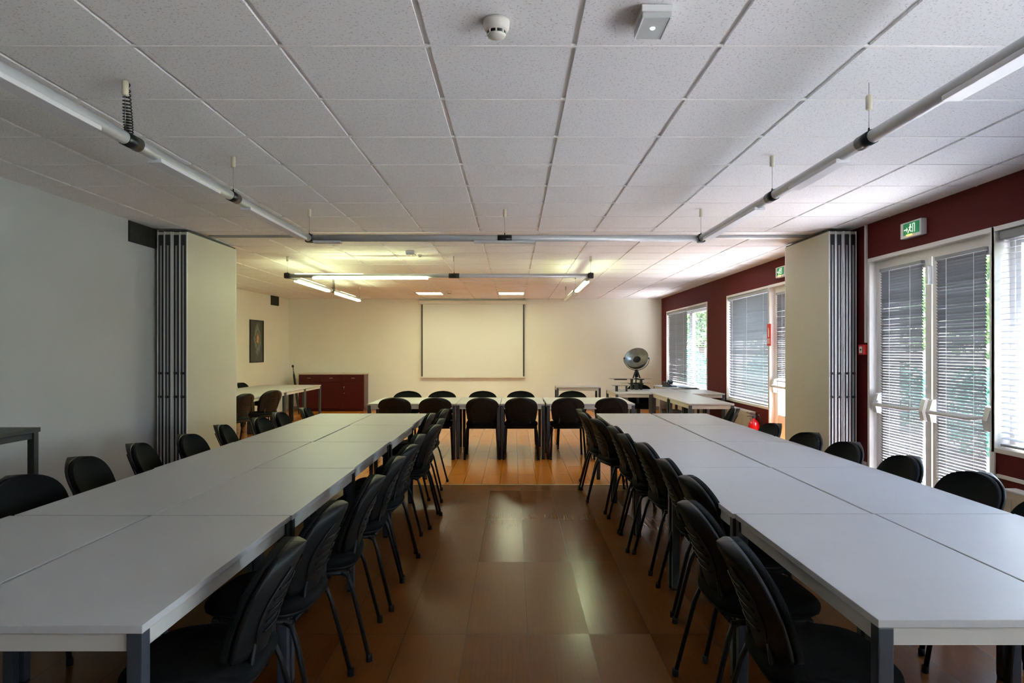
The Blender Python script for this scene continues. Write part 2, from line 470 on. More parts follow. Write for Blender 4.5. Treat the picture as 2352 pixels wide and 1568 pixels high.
# ------------------------------------------------------------------ doors
def door_leaf(name, X, ya, yb, za, zb, bar=True, blind_mid=False):
    o = MB(); w = .085
    frame_rect(o, X - .005, X + .06, ya, yb, za, zb, w)
    if blind_mid: o.box(X, X + .06, ya + w, yb - w, .42, .56, .003).box(X + .015, X + .035, ya + w - .01, yb - w + .01, za + w - .01, .43)
    d = struct(o.build(name, M['white_pvc']))
    MB().box(X + .02, X + .027, ya + w - .01, yb - w + .01, za + w - .01, zb - w + .01).build('glass', M['glass'], d)
    return d

def push_bar(X, ya, yb, z, label):
    e = empty('push_bar', (X, (ya + yb) / 2, z), 0, label, 'door push bar', 'push bars on the glazed doors')
    ly = (yb - ya) / 2
    b = MB()
    b.tube([(-.02, ly - .03, .0), (-.11, ly - .13, -.012), (-.115, -ly + .13, -.012), (-.02, -ly + .03, 0)], .017, 10)
    b.build('bar', M['white_gloss'], e)
    for s in (-1, 1):
        y = s * (ly - .02)
        mb = MB(); mb.prism([(0, .09), (-.035, .08), (-.062, -.02), (-.045, -.10), (0, -.11)], 'y', y - .028, y + .028)
        mb.build('bracket', M['white_gloss'], e)
    return e

def double_door(n, X, ya, yb, ztop, ysplit, first=True):
    mb = MB()
    cw = .03
    g_ = .006; CD = .285 if X < 3.55 else .255
    mb.box(X - .012, X + CD, ya - cw, ya + g_, 0, ztop + cw, .002).box(X - .012, X + CD, yb - g_, yb + cw, 0, ztop + cw, .002)
    mb.box(X - .012, X + CD, ya, yb, ztop - g_, ztop + cw, .002)
    mb.box(X + .06, X + .14, ya, ya + .05, 0, ztop, .002).box(X + .06, X + .14, yb - .05, yb, 0, ztop, .002)
    mb.box(X + .06, X + .14, ya + .05, yb - .05, ztop - .07, ztop, .002)
    return struct(mb.build('door_%d' % n, M['white_pvc']))

XD = XR + .065
double_door(1, XR, 5.06, 6.80, W_TOP, 5.85)
door_leaf('door_2', XD, 5.10, 5.885, .02, 2.26)
door_leaf('door_3', XD, 5.905, 6.76, .02, 2.26)
XDF = XRF + .065
double_door(4, XRF, 8.35, 9.70, 2.34, 9.0)
door_leaf('door_5', XDF, 8.40, 9.65, .02, 2.27, blind_mid=True)
# hinge blocks at the head of the near doors
for y in (5.90,):
    e = MB().box(XD - .05, XD - .006, y - .02, y + .02, 2.02, 2.18, .008).build('door_closer', M['white_gloss'])
    tag(e, 'small white closer box at the top between the two near glazed doors', 'door closer')

blind(XD - .022, 5.195, 5.80, 2.24, .12, .0255, .028, R(-56), 'narrow grey blind on the near leaf of the near glazed door, beside the big window', 'mini blinds on the glazed doors', m='slat_dark', rail=.03, cords=(.2, .76))
blind(XD - .022, 6.00, 6.68, 2.24, .12, .0255, .028, R(-56), 'narrow grey blind on the near glazed door leaf beside the red alarm box', 'mini blinds on the glazed doors', m='slat_dark', rail=.03, cords=(.25, .75))
blind(XDF - .022, 8.48, 9.56, 2.25, 1.02, .0255, .028, R(-56), 'short grey blind on the far glazed door half hidden by the folded partition', 'mini blinds on the glazed doors', m='slat_dark', rail=.03, cords=(.2, .8))
blind(XR + .045, 2.37, 5.01, 2.32, .76, .043, .050, R(10), 'wide silver blind with nearly flat slats in the nearest window by the glazed doors', 'wide window blinds', rail=.06)
blind(XR + .045, -2.28, 1.73, 2.32, .42, .043, .050, R(-24), 'unseen wide blind added in the window beside the camera, slats tilted to send daylight upward', 'wide window blinds', rail=.06)  # out of view; added to turn daylight up to the ceiling, off the left wall
blind(XRF + .03, 9.76, 11.61, 2.33, .655, .043, .050, R(-55), 'wide silver blind in the far window above the fire extinguisher', 'wide window blinds', m='slat_mid', rail=.05)
blind(XRF + .03, 14.48, 16.20, 2.32, .655, .043, .050, R(-64), 'closed blind half next to the back wall in the farthest window, slats coloured darker as shade', 'wide window blinds', m='slat_dark', rail=.05)  # darker slat colour stands in for the dim outside behind this half
blind(XRF + .03, 12.88, 14.44, 2.32, .655, .043, .050, R(16), 'open blind showing greenery in the nearer half of the farthest window', 'wide window blinds', m='slat_mid', rail=.05)

push_bar(XD - .012, 5.12, 5.87, .95, 'white push bar across the near leaf of the near glazed door')
push_bar(XD - .012, 5.93, 6.74, .95, 'white push bar across the far leaf of the near glazed door')
push_bar(XDF - .012, 8.42, 9.63, .97, 'white push bar on the far glazed door beyond the folded partition')

# conduits and sockets
o = MB().box(XR - .022, XR, 6.845, 6.875, 1.53, CEIL, .003).build('cable_conduit', M['white_pvc'])
tag(o, 'thin white conduit running from the ceiling down to the red alarm box', 'conduit')
e = empty('fire_alarm_box', (XR + .002, 6.90, 1.46), 0, 'red manual fire alarm box on the red wall beside the near glazed doors', 'fire alarm')
MB().box(-.045, 0, -.05, .05, -.05, .05, .006).build('housing', M['red_plastic'], e)
MB().box(-.048, -.044, -.028, .028, -.032, .032, .001).build('call_plate', M['label_white'], e)
MB().lathe([(0, 0), (.009, 0), (.009, .004), (0, .004)], 12, Matrix.Translation((-.048, 0, 0)) @ Matrix.Rotation(-PI / 2, 4, 'Y')).build('button', M['black'], e)
e = empty('wall_socket', (XR, 6.90, .30), 0, 'white wall socket low on the red wall beside the near glazed doors', 'socket')
MB().box(-.012, 0, -.04, .04, -.04, .04, .004).build('plate', M['white_gloss'], e)
MB().lathe([(.022, 0), (.024, .003), (.020, .003), (.019, 0)], 16, Matrix.Translation((-.013, 0, 0)) @ Matrix.Rotation(-PI / 2, 4, 'Y')).build('rim', M['grey_board'], e)

def exit_sign(X, y, z, label):
    e = empty('exit_sign', (X, y, z), 0, label, 'exit sign', 'green exit signs')
    MB().box(-.055, 0, -.155, .155, -.07, .07, .008).build('housing', M['white_gloss'], e)
    MB().box(-.060, -.055, -.135, .10, -.045, .055, .001).build('face', M['exit_green'], e)
    p = MB(); x0, x1 = -.0625, -.060
    # running figure, door and arrow in white (mirrored along y as seen from the room)
    p.lathe([(0, 0), (.009, 0), (.009, .002), (0, .002)], 12, Matrix.Translation((x1, -.012, .036)) @ Matrix.Rotation(-PI / 2, 4, 'Y'))
    def bar(a, b, w):
        d = Vector((b[0] - a[0], b[1] - a[1])); n = Vector((-d.y, d.x)).normalized() * w / 2
        P = [(a[0] + n.x, a[1] + n.y), (b[0] + n.x, b[1] + n.y), (b[0] - n.x, b[1] - n.y), (a[0] - n.x, a[1] - n.y)]
        p.prism(P, 'x', x0, x1)
    bar((-.014, .026), (-.004, -.002), .013); bar((-.004, -.002), (.016, -.016), .008); bar((-.004, -.002), (-.018, -.024), .008)
    bar((.016, -.016), (.026, -.034), .008); bar((-.018, -.024), (-.034, -.022), .007)
    bar((-.014, .022), (-.032, .008), .006); bar((-.010, .022), (.012, .014), .006)
    bar((-.075, -.034), (-.075, .040), .006); bar((-.048, -.034), (-.048, .040), .006); bar((-.078, .040), (-.045, .040), .006)
    bar((.045, .0), (.085, .0), .010); p.prism([(.045, .02), (.045, -.02), (.028, 0)], 'x', x0, x1)
    p.build('pictogram', M['exit_white'], e)
    a = MB()
    for k in range(4): a.box(-.064, -.060, -.03 + k * .022, -.018 + k * .022, -.052, -.044, .001)
    a.build('indicator_lamp', M['led_amber'], e)
    return e
exit_sign(XR, 6.02, 2.515, 'green exit sign on the red wall above the near glazed doors')
exit_sign(XRF, 9.20, 2.50, 'green exit sign peeking out beside the folded partition above the far door')

# sign + extinguisher
e = empty('extinguisher_sign', (XRF - .001, 9.715, 1.67), 0, 'narrow red extinguisher sign on the white frame between far window and far door', 'sign')
MB().box(-.014, -.002, -.065, .065, -.155, .155, .002).build('board', M['red_plastic'], e)
p = MB(); p.box(-.0155, -.014, -.018, .018, -.03, .08, .001).box(-.0155, -.014, -.008, .026, .085, .097).box(-.0155, -.014, -.05, .05, -.07, -.055).box(-.0155, -.014, -.05, .05, -.095, -.08).box(-.0155, -.014, -.05, .05, -.12, -.105)
p.build('pictogram', M['label_white'], e)

e = empty('fire_extinguisher', (3.47, 9.95, .02), 0, 'red fire extinguisher against the wall under the far window', 'fire extinguisher')
MB().lathe([(0, 0), (.07, 0), (.078, .012), (.078, .34), (.070, .385), (.045, .42), (.022, .432), (.022, .45), (0, .45)], 28).build('cylinder', M['ext_red'], e)
MB().lathe([(.0785, .10), (.0790, .10), (.0790, .24), (.0785, .24)], 14, None, True, PI * 1.12, PI * 1.62).build('label', M['label_white'], e)
MB().box(-.02, .02, -.018, .018, .45, .485, .004).build('valve', M['black'], e)
h = MB(); h.box(-.11, .02, -.010, .010, .50, .515, .003, Matrix.Rotation(.25, 3, 'Y'), (0, 0, .5)).box(-.10, .02, -.010, .010, .475, .487, .003)
h.build('handle', M['black'], e)
MB().tube([(.02, 0, .475), (.06, -.03, .50), (.095, -.06, .42), (.10, -.075, .30), (.095, -.08, .17), (.09, -.08, .12)], [.009, .009, .009, .009, .011, .015], 8).build('hose', M['rubber'], e)
# wall bracket keeps it off the floor
MB().box(.076, .138, -.02, .02, .25, .30, .002).build('bracket', M['alu'], e)

def radiator(X, ya, yb, z0, z1, label, depth=.09):
    e = empty('radiator', (X - .02, (ya + yb) / 2, 0), 0, label, 'radiator', 'radiators under the windows')
    ly = (yb - ya) / 2
    b = MB(); b.box(-depth, 0, -ly, ly, z0, z1 - .012, .006)
    n = int(2 * ly / .05)
    b.build('body', M['rad'], e)
    MB().box(-depth - .006, .004, -ly - .004, ly + .004, z1 - .012, z1, .003).build('top_cover', M['white_gloss'], e)
    k = MB()
    for i in range(n): k.box(-depth - .004, -depth, -ly + .02 + i * .05, -ly + .05 + i * .05, z0 + .04, z1 - .06, .001)
    k.build('front_panel', M['rad'], e)
    for s in (-1, 1): MB().box(-.06, -.03, s * (ly - .15) - .015, s * (ly - .15) + .015, 0, z0 + .01).build('foot', M['rad'], e)
    return e
radiator(XR, 2.45, 4.80, .12, .495, 'beige radiator under the nearest window beside the right table row')
radiator(XRF, 10.22, 11.55, .12, .54, 'beige radiator under the far window beside the fire extinguisher')
radiator(XRF, 13.1, 16.0, .12, .54, 'beige radiator under the farthest window behind the white tables')
struct(MB().box(XR - .02, XR, 2.35, 5.0, .535, .56, .002).build('trim_5', M['white_pvc']))

# ------------------------------------------------------------------ vents on left walls
def vent(name, m4, w, h, label):
    e = empty(name, (0, 0, 0), 0, label, 'air vent'); e.matrix_world = m4
    f = MB(); f.box(0, .012, -w / 2, w / 2, -h / 2, h / 2, .002); f.build('backing', M['black'], e)
    g = MB(); n = int(w / .022)
    for i in range(n): g.box(.012, .026, -w / 2 + .006 + i * w / n, -w / 2 + .014 + i * w / n, -h / 2 + .008, h / 2 - .008)
    g.build('grille', M['vent'], e)
    return e
vent('air_vent', Matrix.Translation((XL, 6.84, 2.598)), .50, .20, 'long dark slatted air vent high on the near left wall beside the folded partition')
ang = -math.atan2(XLF1 - XLF0, YB - 7.5)
def far_left_x(y): return XLF0 + (XLF1 - XLF0) * (y - 7.5) / (YB - 7.5)
vent('air_vent', Matrix.Translation((far_left_x(15.95), 15.95, 2.595)) @ Matrix.Rotation(ang, 4, 'Z'), .42, .22, 'small square dark air vent high in the far left corner')
# poster
e = empty('poster', (0, 0, 0), 0, 'tall dark framed poster with a glowing orange centre on the far left wall', 'poster')
e.matrix_world = Matrix.Translation((far_left_x(15.0) + .001, 14.98, 1.645)) @ Matrix.Rotation(ang, 4, 'Z')
f = MB(); frame_rect(f, 0, .022, -.34, .34, -.46, .46, .022); f.build('frame', M['black'], e)
MB().box(0, .012, -.32, .32, -.44, .44).build('print', M['poster'], e)

# ------------------------------------------------------------------ folding partition panels
def partition_panel(x0, x1, ya, yb, ztop, label, group, facing):
    e = empty('partition_panel', ((x0 + x1) / 2, ya, 0), 0, label, 'partition panel', group)
    w = (x1 - x0) / 2 - .001; L_ = yb - ya
    MB().box(-w, w, .012, L_ - .012, .02, ztop - .01, .001).build('core', M['panel_cream'], e)
    fr = MB()
    for y in (0, L_ - .012):
        fr.box(-w - .0005, -w + .010, y, y + .014, .02, ztop - .01, .001).box(w - .010, w + .0005, y, y + .014, .02, ztop - .01, .001)
    fr.build('edge_profile', M['alu_light'], e)
    g = MB()
    g.box(-w + .010, w - .010, .004, .013, .02, ztop - .04, .001)
    g.build('edge_channel', M['dark_rubber'], e)
    k = MB(); k.box(-.008, .008, -.002, .006, .05, ztop - .15, .002); k.build('edge_rib', M['alu'], e)
    for z in (.98, 1.22, .15):
        MB().box(-w + .012, w - .012, -.007, .004, z - .012, z + .012, .002).build('latch', M['dark_rubber'], e)
    MB().tube([(0, L_ * .25, ztop - .01), (0, L_ * .25, CEIL - .006)], .008, 8).build('hanger', M['alu'], e)
    MB().box(-w + .003, w - .003, .02, L_ - .02, ztop - .012, ztop + .004, .002).build('top_seal', M['dark_rubber'], e)
    MB().box(-w + .006, w - .006, .03, L_ - .03, 0, .021, .002).build('bottom_seal', M['dark_rubber'], e)
    return e
names = ['aisle-side panel', 'second panel from the aisle', 'third panel from the aisle', 'wall-side panel']
for i in range(4):
    x1 = -3.335 - i * .078
    partition_panel(x1 - .077, x1, 7.03 + [0, .012, -.006, .01][i], 8.28, 2.675, names[i] + ' of the folded partition at the left wall', 'folded partition panels at the left wall', 1)
for i in range(4):
    x0 = 3.205 + i * .072
    partition_panel(x0, x0 + .071, 7.0 + [0, .01, -.004, .012][i], 8.14, 2.675, names[i] + ' of the folded partition by the windows', 'folded partition panels by the windows', -1)

# ------------------------------------------------------------------ tables
_tab = {}
def table(name, x, y, L_, W_, rz, label, group, h=.74, dz=0):
    """L_ along local x, W_ along local y, origin on the floor under the centre"""
    key = (round(L_, 3), round(W_, 3), round(h, 3))
    if key not in _tab:
        l, w = L_ / 2 - .0015, W_ / 2 - .0015
        top = MB().box(-l, l, -w, w, h - .022, h, .002).mesh('tabletop', M['top'])
        a = MB(); t = .02; lg = .042
        a.box(-l + lg, l - lg, -w + .010, -w + .010 + t, h - .072, h - .026, .001).box(-l + lg, l - lg, w - .010 - t, w - .010, h - .072, h - .026, .001)
        a.box(-l + .010, -l + .010 + t, -w + lg, w - lg, h - .072, h - .026, .001).box(l - .010 - t, l - .010, -w + lg, w - lg, h - .072, h - .026, .001)
        apr = a.mesh('apron', M['apron'])
        leg = MB().box(-.021, .021, -.021, .021, .012, h - .0215, .004).mesh('leg', M['leg'])
        foot = MB().box(-.019, .019, -.019, .019, 0, .013, .003).mesh('foot', M['rubber'])
        _tab[key] = (top, apr, leg, foot, l, w)
    top, apr, leg, foot, l, w = _tab[key]
    e = empty(name, (x, y, dz), rz, label, 'table', group)
    link('tabletop', top, e); link('apron', apr, e)
    for sx in (-1, 1):
        for sy in (-1, 1):
            q = link('leg', leg, e); q.location = (sx * (l - .022), sy * (w - .022), 0)
            link('foot', foot, q)
    return e

ordn = ['first', 'second', 'third', 'fourth', 'fifth', 'sixth', 'seventh', 'eighth', 'ninth', 'tenth', 'eleventh']
# left row: inner column x -.97..-1.58, outer column -1.58..-2.19
jit = [0, .006, -.004, .012, -.003]
yL0 = 1.795
for i in range(5):
    y = yL0 + .6 + i * 1.2
    table('conference_table', -1.272 + jit[i], y, 1.195, .606, PI / 2,
          '%s pale table from the camera on the aisle side of the left row' % ordn[i].capitalize(), 'tables of the left row')
    table('conference_table', -1.886 + jit[-i - 1] * .8, y + [.0, .004, -.01, .0, 0][i], 1.195, .606, PI / 2,
          '%s pale table from the camera on the wall side of the left row' % ordn[i].capitalize(), 'tables of the left row')
yR0 = 1.832
for i in range(5):
    y = yR0 + .598 + i * 1.192
    table('conference_table', .968 + .309 - i * .010, y, 1.188, .612, PI / 2,
          '%s pale table from the camera on the aisle side of the right row' % ordn[i].capitalize(), 'tables of the right row')
    table('conference_table', .968 + .927 - i * .006, y, 1.188, .612, PI / 2,
          '%s pale table from the camera on the window side of the right row' % ordn[i].capitalize(), 'tables of the right row')
# cross table beyond the partition line
gC = 'tables of the cross row in the middle of the far room'
for y, s in ((9.495, 'near'), (10.105, 'far')):
    table('conference_table', -1.365, y, 1.18, .606, 0, 'white table at the left end of the cross row, %s half' % s, gC)
    table('conference_table', 1.03, y, 1.18, .606, 0, 'white table at the right end of the cross row, %s half' % s, gC)
table('conference_table', -.475, 9.80, 1.216, .590, PI / 2, 'narrow white table set endwise in the middle of the cross row, left one', gC)
table('conference_table', .12, 9.80, 1.216, .590, PI / 2, 'narrow white table set endwise in the middle of the cross row, right one', gC)
# tables along the far left wall
gF = 'white tables along the far left wall'
for i, (a, b) in enumerate(((9.75, 10.85), (10.85, 11.95), (11.97, 13.07), (13.09, 14.15))):
    for xx, s in ((-4.26, 'room side'), (-4.87, 'wall side')):
        table('conference_table', xx + .0, (a + b) / 2, b - a, .606, PI / 2, '%s white table from the partition along the far left wall, %s' % (ordn[i].capitalize(), s), gF)
# tables in the far right corner
gR = 'white tables clustered in the far right corner'
table('conference_table', 2.64, 9.78, 1.19, .61, PI / 2, 'nearest white table of the cluster in front of the red wall windows', gR)
table('conference_table', 2.62, 10.98, 1.19, .61, PI / 2, 'second white table behind the nearest one in the window cluster', gR)
table('conference_table', 2.60, 12.18, 1.19, .61, PI / 2, 'third white table of the window cluster, beside the glass stands', gR)
table('conference_table', 1.99, 12.02, 1.2, .60, PI / 2, 'white table carrying the two glass stands', gR)
table('conference_table', 3.20, 11.92, 1.2, .55, PI / 2, 'white table against the radiator under the far windows', gR)
table('conference_table', 3.16, 13.45, 1.2, .62, PI / 2, 'white table holding the black telephone by the farthest window', gR)
table('side_table', 1.255, 13.60, .86, .60, 0, 'small white table alone between cross row and projection wall', gR)
# dark desk at near left wall
e = empty('high_desk', (-3.375, 3.95, 0), 0, 'dark high desk against the near left wall at the photo edge', 'desk')
MB().box(-.285, .285, -.55, .55, .925, .955, .003).build('tabletop', M['dark_desk'], e)
MB().box(-.26, .26, -.53, -.51, .885, .925).box(-.26, .26, .51, .53, .885, .925).box(.245, .265, -.51, .51, .885, .925).box(-.265, -.245, -.51, .51, .885, .925).build('apron', M['dark_desk'], e)
for sx in (-1, 1):
    for sy in (-1, 1):
        MB().box(sx * .255 - .022, sx * .255 + .022, sy * .52 - .022, sy * .52 + .022, 0, .925, .003).build('leg', M['dark_desk'], e)

# ------------------------------------------------------------------ chairs
CH = .83
def back_surface(u, v, off):
    """u in -1..1 sideways, v in 0..1 up; returns point on the backrest middle surface, shifted by off along +y (front)"""
    z = .475 + v * (CH - .475 - .004)
    lean = -.172 - .135 * v ** 1.1 + .012 * math.sin(v * PI)     # leans backwards, gently curved
    wrap = .046 * (u * u)                                  # sides wrap forward
    return Vector((0, lean + wrap + off, z))

def back_halfw(v):
    # rounded top, gently narrowed bottom with rounded corners
    w = .234 - .040 * (1 - v) ** 1.5
    if v > .48:
        t = (v - .48) / .52; w *= (1 - t ** 2.9) ** .46 if t < 1 else 0
    if v < .16:
        t = (.16 - v) / .16; w *= (1 - .45 * t ** 2.2)
    return max(w, .002)

def shield(front, back, infl, edge):
    """closed shell between the offsets 'back' and 'front' (y), domed by infl"""
    mb = MB(); nu, nv = 18, 22; G = {}
    for side in (0, 1):
        for j in range(nv + 1):
            v = 1 - (1 - j / nv) ** 1.0
            v = .5 - .5 * math.cos(PI * j / nv) if True else v
            hw = back_halfw(v)
            for i in range(nu + 1):
                u = math.sin((-1 + 2 * i / nu) * PI / 2)
                x = u * hw
                d = (1 - min(1, abs(u)) ** 3) * (1 - abs(2 * v - 1) ** 5)
                base = front if side else back
                mid = (front + back) / 2
                off = mid + (base - mid) * (edge + (1 - edge) * min(1, d * 1.6)) + (infl * d if side else -infl * .55 * d)
                p = back_surface(u, v, off); p.x = x
                G[side, i, j] = mb.bm.verts.new(p)
    for side in (0, 1):
        for j in range(nv):
            for i in range(nu):
                q = [G[side, i, j], G[side, i + 1, j], G[side, i + 1, j + 1], G[side, i, j + 1]]
                f = mb.bm.faces.new(q if side == 0 else q[::-1]); f.smooth = True
    rim = [(i, 0) for i in range(nu)] + [(nu, j) for j in range(nv)] + [(i, nv) for i in range(nu, 0, -1)] + [(0, j) for j in range(nv, 0, -1)]
    n = len(rim)
    for k in range(n):
        a, b = rim[k], rim[(k + 1) % n]
        f = mb.bm.faces.new((G[0, a[0], a[1]], G[1, a[0], a[1]], G[1, b[0], b[1]], G[0, b[0], b[1]])); f.smooth = True
    bmesh.ops.remove_doubles(mb.bm, verts=mb.bm.verts, dist=.0004)
    return mb

def make_chair():
    e = empty('conference_chair', (0, 0, 0), 0, 'x', 'chair', 'x')
    sh = shield(.004, -.014, .004, .8)
    # raised ridges on the back of the shell: two tall arcs and short horizontal ribs
    def back_pt(x, v, out=.0):
        hw = .232; u = x / hw
        d = (1 - min(1, abs(u)) ** 3) * (1 - abs(2 * v - 1) ** 5)
        p = back_surface(u, v, -.014 - .0022 * d - .0035 + out); p.x = x; return p
    for s in (-1, 1):
        sh.tube([back_pt(s * (.150 - .045 * (k / 9 - .35) ** 2 * 4), .20 + .62 * k / 9) for k in range(10)], .0040, 6)
    for k in range(5):
        v = .26 + k * .095
        sh.tube([back_pt(x * (.105 - .006 * abs(k - 2)), v - .012 * (1 - x * x)) for x in (-1, -.6, -.2, .2, .6, 1)], .0032, 6)
    sh.build('back_shell', M['shell'], e)
    shield(.040, .005, .006, .62).build('back_cushion', M['fabric'], e)
    # seat cushion: rounded superellipse pad
    sc = MB()
    prof = [(.90, .432), (.985, .438), (1.0, .452), (.985, .470), (.93, .482), (.6, .488), (0, .489)]
    rings = []
    def sq(a, r, rx=.228, ry=.215):
        c, s = math.cos(a), math.sin(a)
        k = (abs(c) ** 3.6 + abs(s) ** 3.6) ** (-1 / 3.6)
        return rx * r * k * c, ry * r * k * s
    N_ = 40
    bot = [sc.bm.verts.new((*sq(2 * PI * k / N_, .90), .432)) for k in range(N_)]
    rings.append(bot)
    for r, z in prof[1:-1]:
        rings.append([sc.bm.verts.new((sq(2 * PI * k / N_, r)[0], sq(2 * PI * k / N_, r)[1] + .015, z - (.012 * max(0, math.sin(2 * PI * k / N_)) * r))) for k in range(N_)])
    for q in bot: q.co.y += .015
    for A, B in zip(rings[:-1], rings[1:]):
        for k in range(N_):
            f = sc.bm.faces.new((A[k], A[(k + 1) % N_], B[(k + 1) % N_], B[k])); f.smooth = True
    sc.bm.faces.new(bot[::-1]); f = sc.bm.faces.new(rings[-1]); f.smooth = True
    sc.build('seat_cushion', M['fabric'], e)
    pan = MB()
    A = [pan.bm.verts.new((sq(2 * PI * k / N_, .93)[0], sq(2 * PI * k / N_, .93)[1] + .015, .418)) for k in range(N_)]
    B = [pan.bm.verts.new((sq(2 * PI * k / N_, .98)[0], sq(2 * PI * k / N_, .98)[1] + .015, .436)) for k in range(N_)]
    for k in range(N_): f = pan.bm.faces.new((A[k], A[(k + 1) % N_], B[(k + 1) % N_], B[k])); f.smooth = True
    pan.bm.faces.new(A[::-1]); pan.bm.faces.new(B)
    pan.build('seat_pan', M['shell'], e)
    fr = MB()
    fr.tube([(-.19, -.16, .41), (.19, -.16, .41)], .010, 8).tube([(-.19, .15, .41), (.19, .15, .41)], .010, 8)
    fr.tube([(-.205, -.165, .408), (-.205, .155, .408)], .011, 8).tube([(.205, -.165, .408), (.205, .155, .408)], .011, 8)
    fr.build('seat_frame', M['tube_black'], e)
    for s in (-1, 1):
        # oval upright that carries the backrest
        MB().tube([(s * .135, -.10, .408), (s * .130, -.155, .410), (s * .120, -.172, .45), (s * .110, -.184, .56)], .011, 8, flat=(1.3, .8)).build('back_bracket', M['tube_black'], e)
        for t in (-1, 1):
            y0, y1 = (.155, .215) if t > 0 else (-.160, -.262)
            q = MB().tube([(s * .205, y0 - t * .03, .408), (s * .208, y0, .395), (s * .214, y0 + (y1 - y0) * .2, .34), (s * .232, y1, .012)], .0115, 10, flat=(1.25, .85)).build('leg', M['tube_black'], e)
            MB().tube([(s * .2325, y1 + t * .001, 0), (s * .2305, y1, .032)], .0155, 10).build('foot_cap', M['rubber'], q)
    return e
chair0 = make_chair(); kids0 = child_map(chair0); used = [False]
BT = .305   # the top of the backrest lies this far behind the chair origin
def chair(px, py, rz, label, group):
    """px, py: plan position of the top of the backrest"""
    c = chair0 if not used[0] else copy_tree(chair0, kids0)
    used[0] = True
    c.location = (px - math.sin(rz) * BT, py + math.cos(rz) * BT, 0); c.rotation_euler = (0, 0, rz)
    c['label'] = label; c['group'] = group; c['category'] = 'chair'
    return c
k = .63 / .64
gA = 'black chairs on the aisle side of the left row'
LA = [(2.32, -.70), (2.90, -.70), (3.52, -.655), (4.15, -.65), (4.67, -.645), (5.25, -.67), (5.92, -.62), (6.45, -.64), (7.0, -.79), (7.50, -.70)]
LAr = [4, -3, 5, 2, -4, 3, -5, 2, 3, -2]
for i, (y, x) in enumerate(LA):
    chair(x, y * k, PI / 2 + R(LAr[i]), '%s black chair from the camera on the aisle side of the left table row' % ordn[i].capitalize(), gA)
gB = 'black chairs on the aisle side of the right row'
RA = [(2.32, .685), (2.90, .69), (3.50, .835), (4.06, .835), (4.76, .83), (5.28, .79), (5.80, .785), (6.43, .715), (7.06, .66), (7.52, .68)]
RAr = [-3, 2, 4, -2, 3, -3, 2, 14, 5, -4]
for i, (y, x) in enumerate(RA):
    chair(x, y * k, -PI / 2 + R(RAr[i]), '%s black chair from the camera on the aisle side of the right table row' % ordn[i].capitalize(), gB)
gD = 'black chairs on the wall side of the left row'
LO = [(3.53, -2.50), (4.13, -2.57), (4.73, -2.56), (5.25, -2.46), (5.90, -2.47), (6.53, -2.38), (7.10, -2.39), (7.65, -2.29)]
for i, (y, x) in enumerate(LO):
    chair(x - .05, y * k, -PI / 2 + R([-6, 8, 14, 4, 12, 3, 5, 10][i]), '%s black chair from the camera on the wall side of the left table row' % ordn[i].capitalize(), gD)
gE = 'black chairs on the window side of the right row'
RO = [(2.96, 2.36), (3.62, 2.42), (4.17, 2.37), (4.81, 2.33), (5.36, 2.29), (6.03, 2.26), (7.56, 2.40)]
for i, (y, x) in enumerate(RO):
    chair(x + .035, y * k, PI / 2 + R([3, 4, -3, 2, 5, -2, -14][i]), '%s black chair from the camera on the window side of the right table row' % ordn[i].capitalize(), gE)
gG = 'black chairs with their backs to the camera at the cross row'
for i, px in enumerate((903, 998.5, 1107, 1196.5, 1306, 1406)):
    yy = 9.10
    chair((px - 1180) / FPX * yy, yy, R([-1, 2, 0, -1, 1, -2][i]), '%s from the left of the chairs with backs to the camera at the cross row' % ordn[i].capitalize(), gG)
gH = 'black chairs facing the camera behind the cross row'
for i, px in enumerate((938, 1018, 1109, 1196, 1314)):
    yy = 10.66
    chair((px - 1180) / FPX * yy, yy, PI + R([2, -3, 1, 0, -2][i]), '%s from the left of the chairs facing the camera behind the cross row' % ordn[i].capitalize(), gH)
gI = 'black chairs at the tables along the far left wall'
chair(-3.83, 9.98, PI / 2 - R(16), 'black chair tucked at the far left wall tables, right beside the folded partition', gI)
chair(-3.72, 10.80, PI / 2 - R(22), 'black chair at the far left wall tables, second from the folded partition', gI)
chair(-5.32, 12.4, -PI / 2, 'black chair behind the far left wall tables, under the poster side, nearer one', gI)
chair(-5.32, 13.3, -PI / 2, 'black chair behind the far left wall tables, under the poster side, farther one', gI)
chair(2.30, 12.75, PI, 'black chair half hidden behind the white table cluster in the far right corner', 'black chairs in the far right corner')

# ------------------------------------------------------------------ hanging light tubes
TZ = CAM_H + .98
def light_run(e, p0, p1, r=.030):
    MB().tube([p0, p1], r, 20).build('tube', M['silver'], e)

def ferrule(x, y, z, drop=0.0):
    pass

def suspension(e, x, y, low=0.0, z_tube=TZ):
    """ceiling ferrule and steel wire"""
    MB().lathe([(0, 0), (.013, 0), (.0145, .004), (.0145, .062), (.011, .068), (0, .068)], 14, Matrix.Translation((x, y, CEIL - .070 - low))).build('cable_gripper', M['cream'], e)
    w = MB().tube([(x, y, z_tube + .03), (x, y, CEIL - .03 - low if low == 0 else CEIL)], .0016, 6)
    w.build('wire', M['wire'], e)
    MB().lathe([(0, 0), (.006, 0), (.004, .02), (0, .022)], 8, Matrix.Translation((x, y, z_tube + .03))).build('wire_clamp', M['black'], e)

def joint(e, p, axis, l=.12):
    x, y, z = p
    d = Vector((l / 2, 0, 0)) if axis == 'x' else Vector((0, l / 2, 0))
    MB().tube([Vector(p) - d, Vector(p) + d], .0335, 20).build('joint_sleeve', M['black_joint'], e)

